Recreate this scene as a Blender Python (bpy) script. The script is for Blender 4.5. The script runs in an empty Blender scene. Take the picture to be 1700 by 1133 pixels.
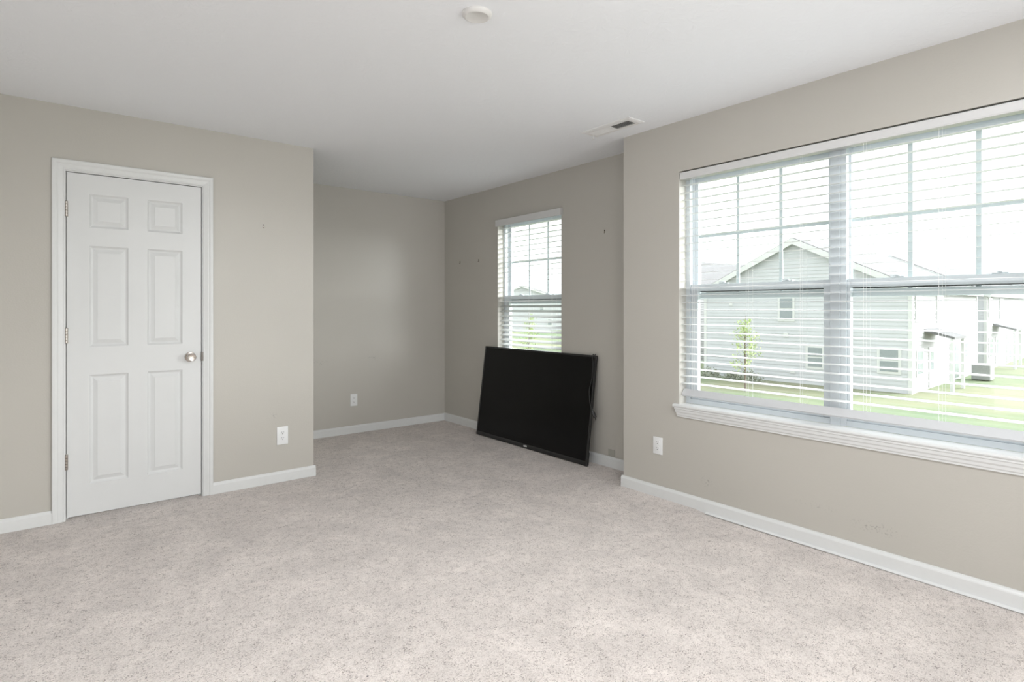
import bpy, bmesh, math, random
from mathutils import Vector, Matrix

random.seed(7)
scene = bpy.context.scene
COL = scene.collection
PI = math.pi

# ------------------------------------------------------------------ camera
cam_data = bpy.data.cameras.new('camera')
cam_data.sensor_fit = 'HORIZONTAL'
cam_data.sensor_width = 36.0
cam_data.lens = 949.47 / 1700 * 36.0
cam_data.shift_y = -54.8 / 1700
cam_data.clip_start = 0.02
cam_data.clip_end = 500
cam = bpy.data.objects.new('camera', cam_data)
COL.objects.link(cam)
cam.location = (0, 0, 1.2501)
cam.rotation_euler = (PI / 2, 0, -math.radians(38.8773))
scene.camera = cam

# ------------------------------------------------------------------ view, sky, sun, added fill lights
scene.view_settings.view_transform = 'Standard'
scene.view_settings.look = 'None'
scene.view_settings.gamma = 1.0
scene.view_settings.use_curve_mapping = False
scene.view_settings.exposure = 0.06

world = bpy.data.worlds.new('overcast_sky')
scene.world = world
world.use_nodes = True
wn, wl = world.node_tree.nodes, world.node_tree.links
wn.clear()
w_out = wn.new('ShaderNodeOutputWorld')
w_bg = wn.new('ShaderNodeBackground')
w_tc = wn.new('ShaderNodeTexCoord')
w_sep = wn.new('ShaderNodeSeparateXYZ')
w_map = wn.new('ShaderNodeMapRange')
w_map.inputs['From Min'].default_value = -0.2
w_map.inputs['From Max'].default_value = 0.9
w_map.inputs['To Min'].default_value = 1.75
w_map.inputs['To Max'].default_value = 2.6
wl.new(w_tc.outputs['Generated'], w_sep.inputs[0])
wl.new(w_sep.outputs['X'], w_map.inputs['Value'])
wl.new(w_map.outputs[0], w_bg.inputs['Strength'])
w_bg.inputs['Color'].default_value = (0.96, 0.985, 1.0, 1)
wl.new(w_bg.outputs[0], w_out.inputs[0])


XN_OPEN = -2.2
YN_OPEN = -2.6


def area_light(name, loc, rot, sx, sy, power, color=(1, 1, 1), spread=180):
    d = bpy.data.lights.new(name, 'AREA')
    d.shape = 'RECTANGLE'
    d.size, d.size_y = sx, sy
    d.energy = power
    d.color = color
    d.spread = math.radians(spread)
    o = bpy.data.objects.new(name, d)
    o.location, o.rotation_euler = loc, rot
    COL.objects.link(o)
    return o


def lamp(name, kind, loc, power, size, color=(1, 1, 1)):
    d = bpy.data.lights.new(name, kind)
    d.energy = power
    d.color = color
    if kind == 'SUN':
        d.angle = size
    else:
        d.shadow_soft_size = size
    o = bpy.data.objects.new(name, d)
    o.location = loc
    COL.objects.link(o)
    return o


# the brighter side of the overcast sky: a very soft sun to the right, low behind the clouds
sun = lamp('cloudy_sun', 'SUN', (0, 0, 30), 10.8, math.radians(62), (1.0, 0.995, 0.985))
sun.rotation_euler = Vector((0.70, -0.62, 0.40)).to_track_quat('Z', 'Y').to_euler()
# added fill light, set in the unseen opening left of the camera
area_light('added_side_fill', (XN_OPEN + 0.02, 0.2, 1.30), (PI / 2, 0, -PI / 2), 3.0, 2.2, 9, (0.98, 0.99, 1.0))
# added narrow fill light towards the alcove, set in the unseen rear opening
area_light('added_rear_fill', (2.2, YN_OPEN + 0.02, 1.30), (PI / 2, 0, 0), 1.2, 2.0, 10, (0.98, 0.99, 1.0), spread=70)
# added overhead fill lights for the main room, out of the frame
area_light('added_overhead_fill', (1.3, 0.5, 2.42), (0, 0, 0), 0.8, 0.8, 30, (0.985, 0.99, 1.0))
lamp('added_overhead_point', 'POINT', (1.3, 0.5, 2.0), 10, 0.12, (0.985, 0.99, 1.0))

# ------------------------------------------------------------------ room numbers (metres)
H = 2.44            # ceiling
R1 = 3.1127         # right wall with the wide window
R2 = 3.4222         # right wall of the alcove
L = 4.2490          # left wall with the door
B = 5.4411          # back wall of the alcove
PX = 1.5241         # end of the left wall
RY = 2.6189         # end of the right wall
XN = -2.2           # wall behind, left
YN = -2.6           # wall behind
WT = 0.16

# ------------------------------------------------------------------ materials


def new_mat(name):
    m = bpy.data.materials.new(name)
    m.use_nodes = True
    nt = m.node_tree
    return m, nt.nodes, nt.links, nt.nodes['Principled BSDF']


def plain(name, color, rough=0.5, metal=0.0, spec=0.5, noise=0.0, nscale=30.0):
    m, n, l, p = new_mat(name)
    p.inputs['Roughness'].default_value = rough
    p.inputs['Metallic'].default_value = metal
    p.inputs['Specular IOR Level'].default_value = spec
    tc = n.new('ShaderNodeTexCoord')
    no = n.new('ShaderNodeTexNoise')
    no.inputs['Scale'].default_value = nscale
    no.inputs['Detail'].default_value = 3
    l.new(tc.outputs['Object'], no.inputs['Vector'])
    ra = n.new('ShaderNodeMapRange')
    ra.inputs['From Min'].default_value = 0.3
    ra.inputs['From Max'].default_value = 0.7
    ra.inputs['To Min'].default_value = 1.0 - noise
    ra.inputs['To Max'].default_value = 1.0 + noise
    l.new(no.outputs['Fac'], ra.inputs['Value'])
    mx = n.new('ShaderNodeVectorMath')
    mx.operation = 'SCALE'
    mx.inputs[0].default_value = color
    l.new(ra.outputs[0], mx.inputs['Scale'])
    l.new(mx.outputs[0], p.inputs['Base Color'])
    return m


def wall_paint():
    m, n, l, p = new_mat('taupe_wall_paint')
    tc = n.new('ShaderNodeTexCoord')
    big = n.new('ShaderNodeTexNoise')
    big.inputs['Scale'].default_value = 1.3
    big.inputs['Detail'].default_value = 2
    l.new(tc.outputs['Object'], big.inputs['Vector'])
    cr = n.new('ShaderNodeValToRGB')
    cr.color_ramp.elements[0].position = 0.3
    cr.color_ramp.elements[0].color = (0.520, 0.500, 0.455, 1)
    cr.color_ramp.elements[1].position = 0.7
    cr.color_ramp.elements[1].color = (0.540, 0.518, 0.472, 1)
    l.new(big.outputs['Fac'], cr.inputs['Fac'])
    # scuffs and scratches: small dark flecks in a few spots (centre, half size)
    fl = n.new('ShaderNodeTexNoise')
    fl.inputs['Scale'].default_value = 110
    fl.inputs['Detail'].default_value = 3
    l.new(tc.outputs['Object'], fl.inputs['Vector'])
    total = None
    for (cx, cy, cz), (sx, sy, sz) in (((3.1127, 1.05, 0.182), (0.05, 0.14, 0.035)), ((3.1127, 1.33, 0.217), (0.05, 0.12, 0.02)),
                                       ((3.1127, 1.97, 0.190), (0.05, 0.05, 0.04)), ((1.245, 4.249, 0.483), (0.025, 0.05, 0.03)),
                                       ((2.02, 5.4411, 0.72), (0.10, 0.05, 0.025)), ((2.55, 5.4411, 0.74), (0.06, 0.05, 0.03))):
        mp = n.new('ShaderNodeVectorMath')
        mp.operation = 'SUBTRACT'
        mp.inputs[1].default_value = (cx, cy, cz)
        l.new(tc.outputs['Object'], mp.inputs[0])
        dv = n.new('ShaderNodeVectorMath')
        dv.operation = 'DIVIDE'
        dv.inputs[1].default_value = (sx, sy, sz)
        l.new(mp.outputs[0], dv.inputs[0])
        le = n.new('ShaderNodeVectorMath')
        le.operation = 'LENGTH'
        l.new(dv.outputs[0], le.inputs[0])
        mr = n.new('ShaderNodeMapRange')
        mr.inputs['From Min'].default_value = 0.3
        mr.inputs['From Max'].default_value = 1.0
        mr.inputs['To Min'].default_value = 1.0
        mr.inputs['To Max'].default_value = 0.0
        l.new(le.outputs['Value'], mr.inputs['Value'])
        if total is None:
            total = mr.outputs[0]
        else:
            mxm = n.new('ShaderNodeMath')
            mxm.operation = 'MAXIMUM'
            l.new(total, mxm.inputs[0])
            l.new(mr.outputs[0], mxm.inputs[1])
            total = mxm.outputs[0]
    th = n.new('ShaderNodeMapRange')
    th.inputs['From Min'].default_value = 0.56
    th.inputs['From Max'].default_value = 0.64
    l.new(fl.outputs['Fac'], th.inputs['Value'])
    sm = n.new('ShaderNodeMath')
    sm.operation = 'MULTIPLY'
    l.new(total, sm.inputs[0])
    l.new(th.outputs[0], sm.inputs[1])
    sf = n.new('ShaderNodeMath')
    sf.operation = 'MULTIPLY_ADD'
    sf.inputs[1].default_value = -0.26
    sf.inputs[2].default_value = 1.0
    l.new(sm.outputs[0], sf.inputs[0])
    sc = n.new('ShaderNodeVectorMath')
    sc.operation = 'SCALE'
    l.new(cr.outputs['Color'], sc.inputs[0])
    l.new(sf.outputs[0], sc.inputs['Scale'])
    l.new(sc.outputs[0], p.inputs['Base Color'])
    p.inputs['Roughness'].default_value = 0.36
    p.inputs['Specular IOR Level'].default_value = 0.5
    peel = n.new('ShaderNodeTexNoise')
    peel.inputs['Scale'].default_value = 120
    peel.inputs['Detail'].default_value = 2
    l.new(tc.outputs['Object'], peel.inputs['Vector'])
    bp = n.new('ShaderNodeBump')
    bp.inputs['Strength'].default_value = 0.2
    bp.inputs['Distance'].default_value = 0.002
    l.new(peel.outputs['Fac'], bp.inputs['Height'])
    l.new(bp.outputs[0], p.inputs['Normal'])
    return m


def ceiling_paint():
    m, n, l, p = new_mat('knockdown_ceiling')
    p.inputs['Base Color'].default_value = (0.895, 0.915, 0.94, 1)
    p.inputs['Roughness'].default_value = 0.9
    p.inputs['Specular IOR Level'].default_value = 0.1
    tc = n.new('ShaderNodeTexCoord')
    a = n.new('ShaderNodeTexNoise')
    a.inputs['Scale'].default_value = 14
    a.inputs['Detail'].default_value = 4
    a.inputs['Distortion'].default_value = 1.6
    l.new(tc.outputs['Object'], a.inputs['Vector'])
    r = n.new('ShaderNodeValToRGB')
    r.color_ramp.elements[0].position = 0.50
    r.color_ramp.elements[1].position = 0.60
    l.new(a.outputs['Fac'], r.inputs['Fac'])
    b = n.new('ShaderNodeTexNoise')
    b.inputs['Scale'].default_value = 90
    b.inputs['Detail'].default_value = 3
    l.new(tc.outputs['Object'], b.inputs['Vector'])
    ad = n.new('ShaderNodeMath')
    ad.operation = 'MULTIPLY_ADD'
    ad.inputs[1].default_value = 0.3
    l.new(b.outputs['Fac'], ad.inputs[0])
    l.new(r.outputs['Color'], ad.inputs[2])
    bp = n.new('ShaderNodeBump')
    bp.inputs['Strength'].default_value = 0.22
    bp.inputs['Distance'].default_value = 0.0022
    l.new(ad.outputs[0], bp.inputs['Height'])
    l.new(bp.outputs[0], p.inputs['Normal'])
    return m


def carpet():
    m, n, l, p = new_mat('taupe_cut_pile_carpet')
    p.inputs['Roughness'].default_value = 0.95
    p.inputs['Specular IOR Level'].default_value = 0.05
    p.inputs['Sheen Weight'].default_value = 0.25
    p.inputs['Sheen Roughness'].default_value = 0.6
    tc = n.new('ShaderNodeTexCoord')

    def math_node(op, a=None, b=None, c=None):
        q = n.new('ShaderNodeMath')
        q.operation = op
        for k, v in enumerate((a, b, c)):
            if v is None:
                continue
            if isinstance(v, (int, float)):
                q.inputs[k].default_value = v
            else:
                l.new(v, q.inputs[k])
        return q.outputs[0]

    def noise(scale, detail, rough=0.5, dist=0.0):
        q = n.new('ShaderNodeTexNoise')
        q.inputs['Scale'].default_value = scale
        q.inputs['Detail'].default_value = detail
        q.inputs['Roughness'].default_value = rough
        q.inputs['Distortion'].default_value = dist
        l.new(tc.outputs['Object'], q.inputs['Vector'])
        return q
    # single tufts
    wob = noise(260, 2)
    vm = n.new('ShaderNodeVectorMath')
    vm.operation = 'MULTIPLY_ADD'
    vm.inputs[1].default_value = (0.007, 0.007, 0.0)
    l.new(wob.outputs['Color'], vm.inputs[0])
    l.new(tc.outputs['Object'], vm.inputs[2])
    vo = n.new('ShaderNodeTexVoronoi')
    vo.voronoi_dimensions = '2D'
    vo.inputs['Scale'].default_value = 350
    l.new(vm.outputs[0], vo.inputs['Vector'])
    sep = n.new('ShaderNodeSeparateColor')
    l.new(vo.outputs['Color'], sep.inputs[0])
    # a slower noise bunches the dark tufts together here and there
    bun = noise(26, 4, 0.65)
    key = math_node('MULTIPLY_ADD', bun.outputs['Fac'], 0.95, -0.42)
    key = math_node('ADD', sep.outputs['Red'], key)
    tuft = n.new('ShaderNodeValToRGB')
    e = tuft.color_ramp.elements
    e[0].position, e[0].color = 0.0, (0.258, 0.203, 0.178, 1)
    e[1].position, e[1].color = 1.0, (0.920, 0.848, 0.805, 1)
    x = e.new(0.09); x.color = (0.455, 0.390, 0.360, 1)
    x = e.new(0.24); x.color = (0.722, 0.646, 0.607, 1)
    x = e.new(0.60); x.color = (0.842, 0.766, 0.721, 1)
    l.new(key, tuft.inputs['Fac'])
    # trodden patches where the pile lies another way
    pa = noise(4.2, 8, 0.66, 0.4)
    pr = n.new('ShaderNodeMapRange')
    pr.inputs['From Min'].default_value = 0.34
    pr.inputs['From Max'].default_value = 0.66
    pr.inputs['To Min'].default_value = 0.85
    pr.inputs['To Max'].default_value = 1.07
    l.new(pa.outputs['Fac'], pr.inputs['Value'])
    # a few stray dark crumbs
    cr = n.new('ShaderNodeTexVoronoi')
    cr.voronoi_dimensions = '2D'
    cr.inputs['Scale'].default_value = 1.7
    l.new(tc.outputs['Object'], cr.inputs['Vector'])
    cm = n.new('ShaderNodeMapRange')
    cm.inputs['From Min'].default_value = 0.0045
    cm.inputs['From Max'].default_value = 0.006
    cm.inputs['To Min'].default_value = 0.12
    cm.inputs['To Max'].default_value = 1.0
    l.new(cr.outputs['Distance'], cm.inputs['Value'])
    fac = math_node('MULTIPLY', pr.outputs[0], cm.outputs[0])
    mu = n.new('ShaderNodeVectorMath')
    mu.operation = 'SCALE'
    l.new(tuft.outputs['Color'], mu.inputs[0])
    l.new(fac, mu.inputs['Scale'])
    l.new(mu.outputs[0], p.inputs['Base Color'])
    hgt = math_node('SUBTRACT', wob.outputs['Fac'], vo.outputs['Distance'])
    bp = n.new('ShaderNodeBump')
    bp.inputs['Strength'].default_value = 0.55
    bp.inputs['Distance'].default_value = 0.006
    l.new(hgt, bp.inputs['Height'])
    l.new(bp.outputs[0], p.inputs['Normal'])
    return m


def glass(name, tint=(0.97, 0.985, 0.98)):
    m, n, l, p = new_mat(name)
    n.remove(p)
    out = n['Material Output']
    tr = n.new('ShaderNodeBsdfTransparent')
    tr.inputs['Color'].default_value = (*tint, 1)
    gl = n.new('ShaderNodeBsdfGlossy')
    gl.inputs['Roughness'].default_value = 0.02
    lw = n.new('ShaderNodeLayerWeight')
    lw.inputs['Blend'].default_value = 0.5
    pw = n.new('ShaderNodeMath')
    pw.operation = 'POWER'
    pw.inputs[1].default_value = 5.0
    l.new(lw.outputs['Facing'], pw.inputs[0])
    fr = n.new('ShaderNodeMath')
    fr.operation = 'MULTIPLY_ADD'
    fr.inputs[1].default_value = 0.9
    fr.inputs[2].default_value = 0.035
    l.new(pw.outputs[0], fr.inputs[0])
    mx = n.new('ShaderNodeMixShader')
    l.new(fr.outputs[0], mx.inputs[0])
    l.new(tr.outputs[0], mx.inputs[1])
    l.new(gl.outputs[0], mx.inputs[2])
    l.new(mx.outputs[0], out.inputs['Surface'])
    return m


def lawn_mat():
    m, n, l, p = new_mat('spring_lawn')
    p.inputs['Roughness'].default_value = 0.95
    p.inputs['Specular IOR Level'].default_value = 0.05
    tc = n.new('ShaderNodeTexCoord')
    a = n.new('ShaderNodeTexNoise')
    a.inputs['Scale'].default_value = 0.16
    a.inputs['Detail'].default_value = 6
    l.new(tc.outputs['Object'], a.inputs['Vector'])
    cr = n.new('ShaderNodeValToRGB')
    e = cr.color_ramp.elements
    e[0].position, e[0].color = 0.36, (0.18, 0.24, 0.155, 1)
    e[1].position, e[1].color = 0.64, (0.30, 0.305, 0.21, 1)
    x = e.new(0.5); x.color = (0.235, 0.275, 0.175, 1)
    l.new(a.outputs['Fac'], cr.inputs['Fac'])
    l.new(cr.outputs['Color'], p.inputs['Base Color'])
    return m


def leaf_mat(name, c0, c1):
    m, n, l, p = new_mat(name)
    p.inputs['Roughness'].default_value = 0.8
    tc = n.new('ShaderNodeTexCoord')
    a = n.new('ShaderNodeTexNoise')
    a.inputs['Scale'].default_value = 4
    l.new(tc.outputs['Object'], a.inputs['Vector'])
    cr = n.new('ShaderNodeValToRGB')
    cr.color_ramp.elements[0].position = 0.35
    cr.color_ramp.elements[0].color = (*c0, 1)
    cr.color_ramp.elements[1].position = 0.65
    cr.color_ramp.elements[1].color = (*c1, 1)
    l.new(a.outputs['Fac'], cr.inputs['Fac'])
    l.new(cr.outputs['Color'], p.inputs['Base Color'])
    return m


M_WALL = wall_paint()
M_CEIL = ceiling_paint()
M_CARPET = carpet()
M_TRIM = plain('white_trim_paint', (0.74, 0.75, 0.745), 0.32, noise=0.01)
M_DOOR = plain('white_door_paint', (0.72, 0.73, 0.728), 0.38, noise=0.01, nscale=6)
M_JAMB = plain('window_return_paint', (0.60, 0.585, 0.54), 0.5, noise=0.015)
M_VINYL = plain('white_window_vinyl', (0.71, 0.755, 0.79), 0.35, noise=0.01)
M_GLASS = glass('window_glass')
M_GLASS_LOW = glass('greenish_lower_glass', (0.97, 0.985, 0.982))
M_SASH_SHADE = plain('painted_sash_gap_shade', (0.03, 0.035, 0.035), 0.8, noise=0.1)
M_SLAT = plain('white_faux_wood_slat', (0.74, 0.755, 0.755), 0.4, noise=0.01)
M_RAIL = plain('white_blind_bottom_rail', (0.62, 0.63, 0.645), 0.45, noise=0.01)
M_VALANCE = plain('white_blind_valance', (0.68, 0.68, 0.675), 0.4, noise=0.01)
M_CORD = plain('white_blind_cord', (0.85, 0.86, 0.86), 0.7, noise=0.02)
M_WAND = plain('grey_clear_wand', (0.30, 0.33, 0.36), 0.25, noise=0.02)
M_NICKEL = plain('satin_nickel', (0.50, 0.46, 0.42), 0.24, 1.0, noise=0.04)
M_STRIKE = plain('dull_strike_metal', (0.20, 0.185, 0.17), 0.5, 0.6, noise=0.1)
M_DOOR_SHADE = plain('painted_door_gap_shade', (0.02, 0.02, 0.02), 0.7, noise=0.05)
M_PLATE = plain('white_outlet_plastic', (0.84, 0.85, 0.85), 0.3, noise=0.005)
M_SLOT = plain('dark_outlet_slot', (0.035, 0.03, 0.03), 0.6, noise=0.05)
M_VENT = plain('white_vent_enamel', (0.82, 0.82, 0.81), 0.35, noise=0.01)
M_DUCT = plain('dark_duct', (0.06, 0.06, 0.06), 0.8, noise=0.1)
M_COVER = plain('white_ceiling_cover_plastic', (0.74, 0.73, 0.71), 0.35, noise=0.01)
M_SCREEN = plain('black_screen', (0.0035, 0.0035, 0.0038), 0.22, spec=0.2, noise=0.25, nscale=7)
M_BEZEL = plain('black_tv_bezel', (0.022, 0.0215, 0.021), 0.36, spec=0.4, noise=0.08)
M_TVBACK = plain('black_tv_back', (0.012, 0.012, 0.012), 0.6, noise=0.08)
M_LOGO = plain('pale_badge', (0.75, 0.75, 0.75), 0.35, noise=0.02)
M_CABLE = plain('black_cable', (0.030, 0.030, 0.030), 0.40, noise=0.1)
M_PATCH = plain('greyish_square_plate', (0.40, 0.39, 0.345), 0.6, noise=0.05)
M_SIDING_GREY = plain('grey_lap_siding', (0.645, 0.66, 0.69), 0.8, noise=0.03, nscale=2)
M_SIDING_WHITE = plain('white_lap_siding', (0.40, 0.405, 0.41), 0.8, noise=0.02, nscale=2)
M_EXT_TRIM = plain('white_house_trim', (0.74, 0.75, 0.75), 0.6, noise=0.01)
M_ROOF = plain('grey_shingle_roof', (0.20, 0.20, 0.205), 0.9, noise=0.10, nscale=3)
M_PANE = plain('house_window_glass', (0.33, 0.37, 0.39), 0.15, noise=0.1)  # pale base colour has the reflected sky and haze painted in
M_AC = plain('grey_condenser_metal', (0.36, 0.36, 0.36), 0.6, noise=0.1)
M_LAWN = lawn_mat()
M_LEAF = leaf_mat('young_tree_leaf', (0.40, 0.52, 0.22), (0.58, 0.66, 0.34))
M_SHRUB = leaf_mat('shrub_leaf', (0.26, 0.29, 0.22), (0.38, 0.40, 0.32))
M_BARK = plain('grey_bark', (0.20, 0.16, 0.13), 0.9, noise=0.2)

# ------------------------------------------------------------------ mesh helpers


def link(name, bm, mat, parent=None, smooth=False, loc=None, rot=None):
    me = bpy.data.meshes.new(name)
    bmesh.ops.recalc_face_normals(bm, faces=bm.faces)
    bm.to_mesh(me)
    bm.free()
    me.materials.append(mat)
    if smooth:
        for f in me.polygons:
            f.use_smooth = True
        if hasattr(me, 'set_sharp_from_angle'):
            me.set_sharp_from_angle(angle=math.radians(35))
    o = bpy.data.objects.new(name, me)
    COL.objects.link(o)
    if parent is not None:
        o.parent = parent
    if loc is not None:
        o.location = loc
    if rot is not None:
        o.rotation_euler = rot
    return o


def box(bm, x0, x1, y0, y1, z0, z1, bevel=0.0, seg=1):
    r = bmesh.ops.create_cube(bm, size=1.0)
    vs = r['verts']
    for v in vs:
        v.co = Vector(((x0 + x1) / 2 + v.co.x * (x1 - x0),
                       (y0 + y1) / 2 + v.co.y * (y1 - y0),
                       (z0 + z1) / 2 + v.co.z * (z1 - z0)))
    if bevel > 0:
        es = list({e for v in vs for e in v.link_edges})
        bmesh.ops.bevel(bm, geom=es, offset=bevel, segments=seg, affect='EDGES', profile=0.6)
    return vs


def boxes(*items, bevel=0.0):
    bm = bmesh.new()
    for it in items:
        box(bm, *it, bevel=bevel)
    return bm


def poly_prism(bm, pts, vec):
    """closed prism: a polygon (3-D points) swept by vec"""
    a = [bm.verts.new(p) for p in pts]
    b = [bm.verts.new(Vector(p) + Vector(vec)) for p in pts]
    n = len(pts)
    bm.faces.new(a)
    bm.faces.new(list(reversed(b)))
    for i in range(n):
        bm.faces.new((a[i], a[(i + 1) % n], b[(i + 1) % n], b[i]))


def lathe(bm, prof, center, axis='Z', seg=32):
    """prof: list of (radius, height along axis)"""
    rings = []
    for r, h in prof:
        ring = []
        for k in range(seg):
            t = 2 * PI * k / seg
            c, s = r * math.cos(t), r * math.sin(t)
            p = {'Z': (c, s, h), 'Y': (c, h, s), 'X': (h, c, s)}[axis]
            ring.append(bm.verts.new(Vector(center) + Vector(p)))
        rings.append(ring)
    for a, b in zip(rings, rings[1:]):
        for k in range(seg):
            bm.faces.new((a[k], a[(k + 1) % seg], b[(k + 1) % seg], b[k]))
    bm.faces.new(rings[0])
    bm.faces.new(list(reversed(rings[-1])))


def tube(bm, pts, r, seg=8):
    pts = [Vector(p) for p in pts]
    rings = []
    for i, p in enumerate(pts):
        d = (pts[min(i + 1, len(pts) - 1)] - pts[max(i - 1, 0)]).normalized()
        up = Vector((0, 0, 1)) if abs(d.z) < 0.9 else Vector((1, 0, 0))
        u = d.cross(up).normalized()
        w = d.cross(u).normalized()
        rr = r[i] if isinstance(r, (list, tuple)) else r
        rings.append([bm.verts.new(p + u * rr * math.cos(2 * PI * k / seg) + w * rr * math.sin(2 * PI * k / seg)) for k in range(seg)])
    for a, b in zip(rings, rings[1:]):
        for k in range(seg):
            bm.faces.new((a[k], a[(k + 1) % seg], b[(k + 1) % seg], b[k]))
    bm.faces.new(rings[0])
    bm.faces.new(list(reversed(rings[-1])))


def smooth_path(pts, n=8):
    """Catmull-Rom through pts"""
    P = [Vector(p) for p in pts]
    P = [P[0]] + P + [P[-1]]
    out = []
    for i in range(1, len(P) - 2):
        p0, p1, p2, p3 = P[i - 1:i + 3]
        for k in range(n):
            t = k / n
            out.append(0.5 * ((2 * p1) + (p2 - p0) * t + (2 * p0 - 5 * p1 + 4 * p2 - p3) * t * t + (3 * p1 - p0 - 3 * p2 + p3) * t ** 3))
    out.append(P[-2])
    return out


def empty(name, loc=(0, 0, 0), rot=(0, 0, 0)):
    o = bpy.data.objects.new(name, None)
    o.empty_display_size = 0.1
    o.location, o.rotation_euler = loc, rot
    COL.objects.link(o)
    return o


def tag(o, label, cat, group=None, kind=None):
    o['label'] = label
    o['category'] = cat
    if group:
        o['group'] = group
    if kind:
        o['kind'] = kind
    return o


def structure(o, label=None, cat=None):
    o['kind'] = 'structure'
    if label:
        o['label'] = label
        o['category'] = cat
    return o


# ------------------------------------------------------------------ room shell
# main window opening / alcove window opening
W1 = dict(y0=0.3230, y1=2.1690, z0=0.6200, z1=2.1180)
W2 = dict(y0=3.5660, y1=4.4713, z0=0.6200, z1=2.1150)


def wall_with_opening(x0, x1, y0, y1, w):
    return boxes((x0, x1, y0, w['y0'], 0, H), (x0, x1, w['y1'], y1, 0, H),
                 (x0, x1, w['y0'], w['y1'], 0, w['z0']), (x0, x1, w['y0'], w['y1'], w['z1'], H))


# carpeted floor: gently uneven, the pile swells a little under the wide window
bm = bmesh.new()
nx, ny = 120, 170
fx0, fx1, fy0, fy1 = XN, R2 + 0.005, YN, B + 0.005
vs = []
for j in range(ny + 1):
    row = []
    for i in range(nx + 1):
        x = fx0 + (fx1 - fx0) * i / nx
        y = fy0 + (fy1 - fy0) * j / ny
        z = 0.0016 * math.sin(3.1 * x + 1.7 * y) * math.sin(2.3 * y - 1.1 * x)
        if x > R1 - 0.14 and 2.0 < y < RY + 0.02:
            z += 0.008 * min(1, (x - (R1 - 0.14)) / 0.10)
        row.append(bm.verts.new((x, y, z - 0.001)))
    vs.append(row)
for j in range(ny):
    for i in range(nx):
        bm.faces.new((vs[j][i], vs[j][i + 1], vs[j + 1][i + 1], vs[j + 1][i]))
bm_edges = [e for e in bm.edges if e.is_boundary]
r = bmesh.ops.extrude_edge_only(bm, edges=bm_edges)
for v in r['geom']:
    if isinstance(v, bmesh.types.BMVert):
        v.co.z = -0.12
floor = link('floor', bm, M_CARPET, smooth=True)
structure(floor, 'taupe speckled cut pile carpet covering the whole floor', 'carpet')

structure(link('ceiling', boxes((XN - 0.2, R2 + WT, YN - 0.2, B + 0.2, H, H + 0.15)), M_CEIL),
          'white lightly textured ceiling', 'ceiling')

structure(link('wall_right', wall_with_opening(R1, R1 + WT, YN, RY - 0.17, W1), M_WALL),
          'taupe wall holding the wide window', 'wall')
structure(link('wall_right_return', boxes((R1, R2 + WT, RY - 0.17, RY, 0, H)), M_WALL),
          'taupe wall end where the alcove steps back', 'wall')
structure(link('wall_alcove_right', wall_with_opening(R2, R2 + WT, RY, B + 0.12, W2), M_WALL),
          'taupe alcove wall behind the television', 'wall')
structure(link('wall_alcove_back', boxes((PX - 0.12, R2, B, B + 0.12, 0, H)), M_WALL),
          'taupe back wall of the alcove', 'wall')
structure(link('wall_alcove_left', boxes((PX - 0.12, PX, L + 0.12, B, 0, H)), M_WALL),
          'taupe side wall of the alcove', 'wall')
DX0, DX1, DZ = 0.0685, 0.7795, 2.0540      # clear door opening
structure(link('wall_left', boxes((XN, DX0 - 0.02, L, L + 0.12, 0, H), (DX1 + 0.02, PX, L, L + 0.12, 0, H),
                                  (DX0 - 0.02, DX1 + 0.02, L, L + 0.12, DZ + 0.02, H)), M_WALL),
          'taupe wall holding the white door', 'wall')
structure(link('wall_near_left', boxes((XN - 0.12, XN, YN, -1.3, 0, H), (XN - 0.12, XN, 1.7, L + 0.12, 0, H),
                                       (XN - 0.12, XN, -1.3, 1.7, 0, 0.02), (XN - 0.12, XN, -1.3, 1.7, 2.40, H)), M_WALL),
          'taupe wall with a wide opening left of the camera', 'wall')
structure(link('wall_rear', boxes((XN, 1.2, YN - 0.12, YN, 0, H), (3.0, R1 + WT, YN - 0.12, YN, 0, H),
                                  (1.2, 3.0, YN - 0.12, YN, 0, 0.02), (1.2, 3.0, YN - 0.12, YN, 2.40, H)), M_WALL),
          'taupe rear wall with an opening behind the camera', 'wall')

# ------------------------------------------------------------------ baseboards
BB = 0.014
BH = 0.083
BASE_PROF = [(0, 0), (BB, 0), (BB, BH - 0.018), (BB - 0.002, BH - 0.012), (BB - 0.006, BH - 0.006), (BB - 0.008, BH), (0, BH)]


def baseboard(name, p0, p1, out, label, h=1.0):
    """profile swept from p0 to p1 along the wall line; out = unit vector into the room"""
    bm = bmesh.new()
    p0, p1, out = Vector((*p0, 0)), Vector((*p1, 0)), Vector((*out, 0))
    poly_prism(bm, [p0 + out * a + Vector((0, 0, z * h)) for a, z in BASE_PROF], p1 - p0)
    return structure(link(name, bm, M_TRIM), label, 'baseboard')


baseboard('baseboard_left_near', (XN, L), (0.0043, L), (0, -1), 'white baseboard left of the door', 0.93)
baseboard('baseboard_left', (0.8456, L), (PX + BB, L), (0, -1), 'white baseboard between door and alcove', 0.93)
baseboard('baseboard_alcove_left', (PX, L), (PX, B), (1, 0), 'white baseboard on the hidden side of the alcove', 0.93)
baseboard('baseboard_alcove_back', (PX, B), (R2, B), (0, -1), 'white baseboard along the alcove back wall', 0.93)
baseboard('baseboard_alcove_right', (R2, RY), (R2, B), (-1, 0), 'white baseboard behind the television')
baseboard('baseboard_right', (R1, YN), (R1, RY + BB), (-1, 0), 'white baseboard under the wide window')
baseboard('baseboard_right_return', (R1, RY), (R2 - BB, RY), (0, 1), 'white baseboard around the wall end')

# ------------------------------------------------------------------ door
door = structure(empty('door_1', (0, L, 0)), 'white six panel door with satin nickel knob', 'door')


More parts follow.
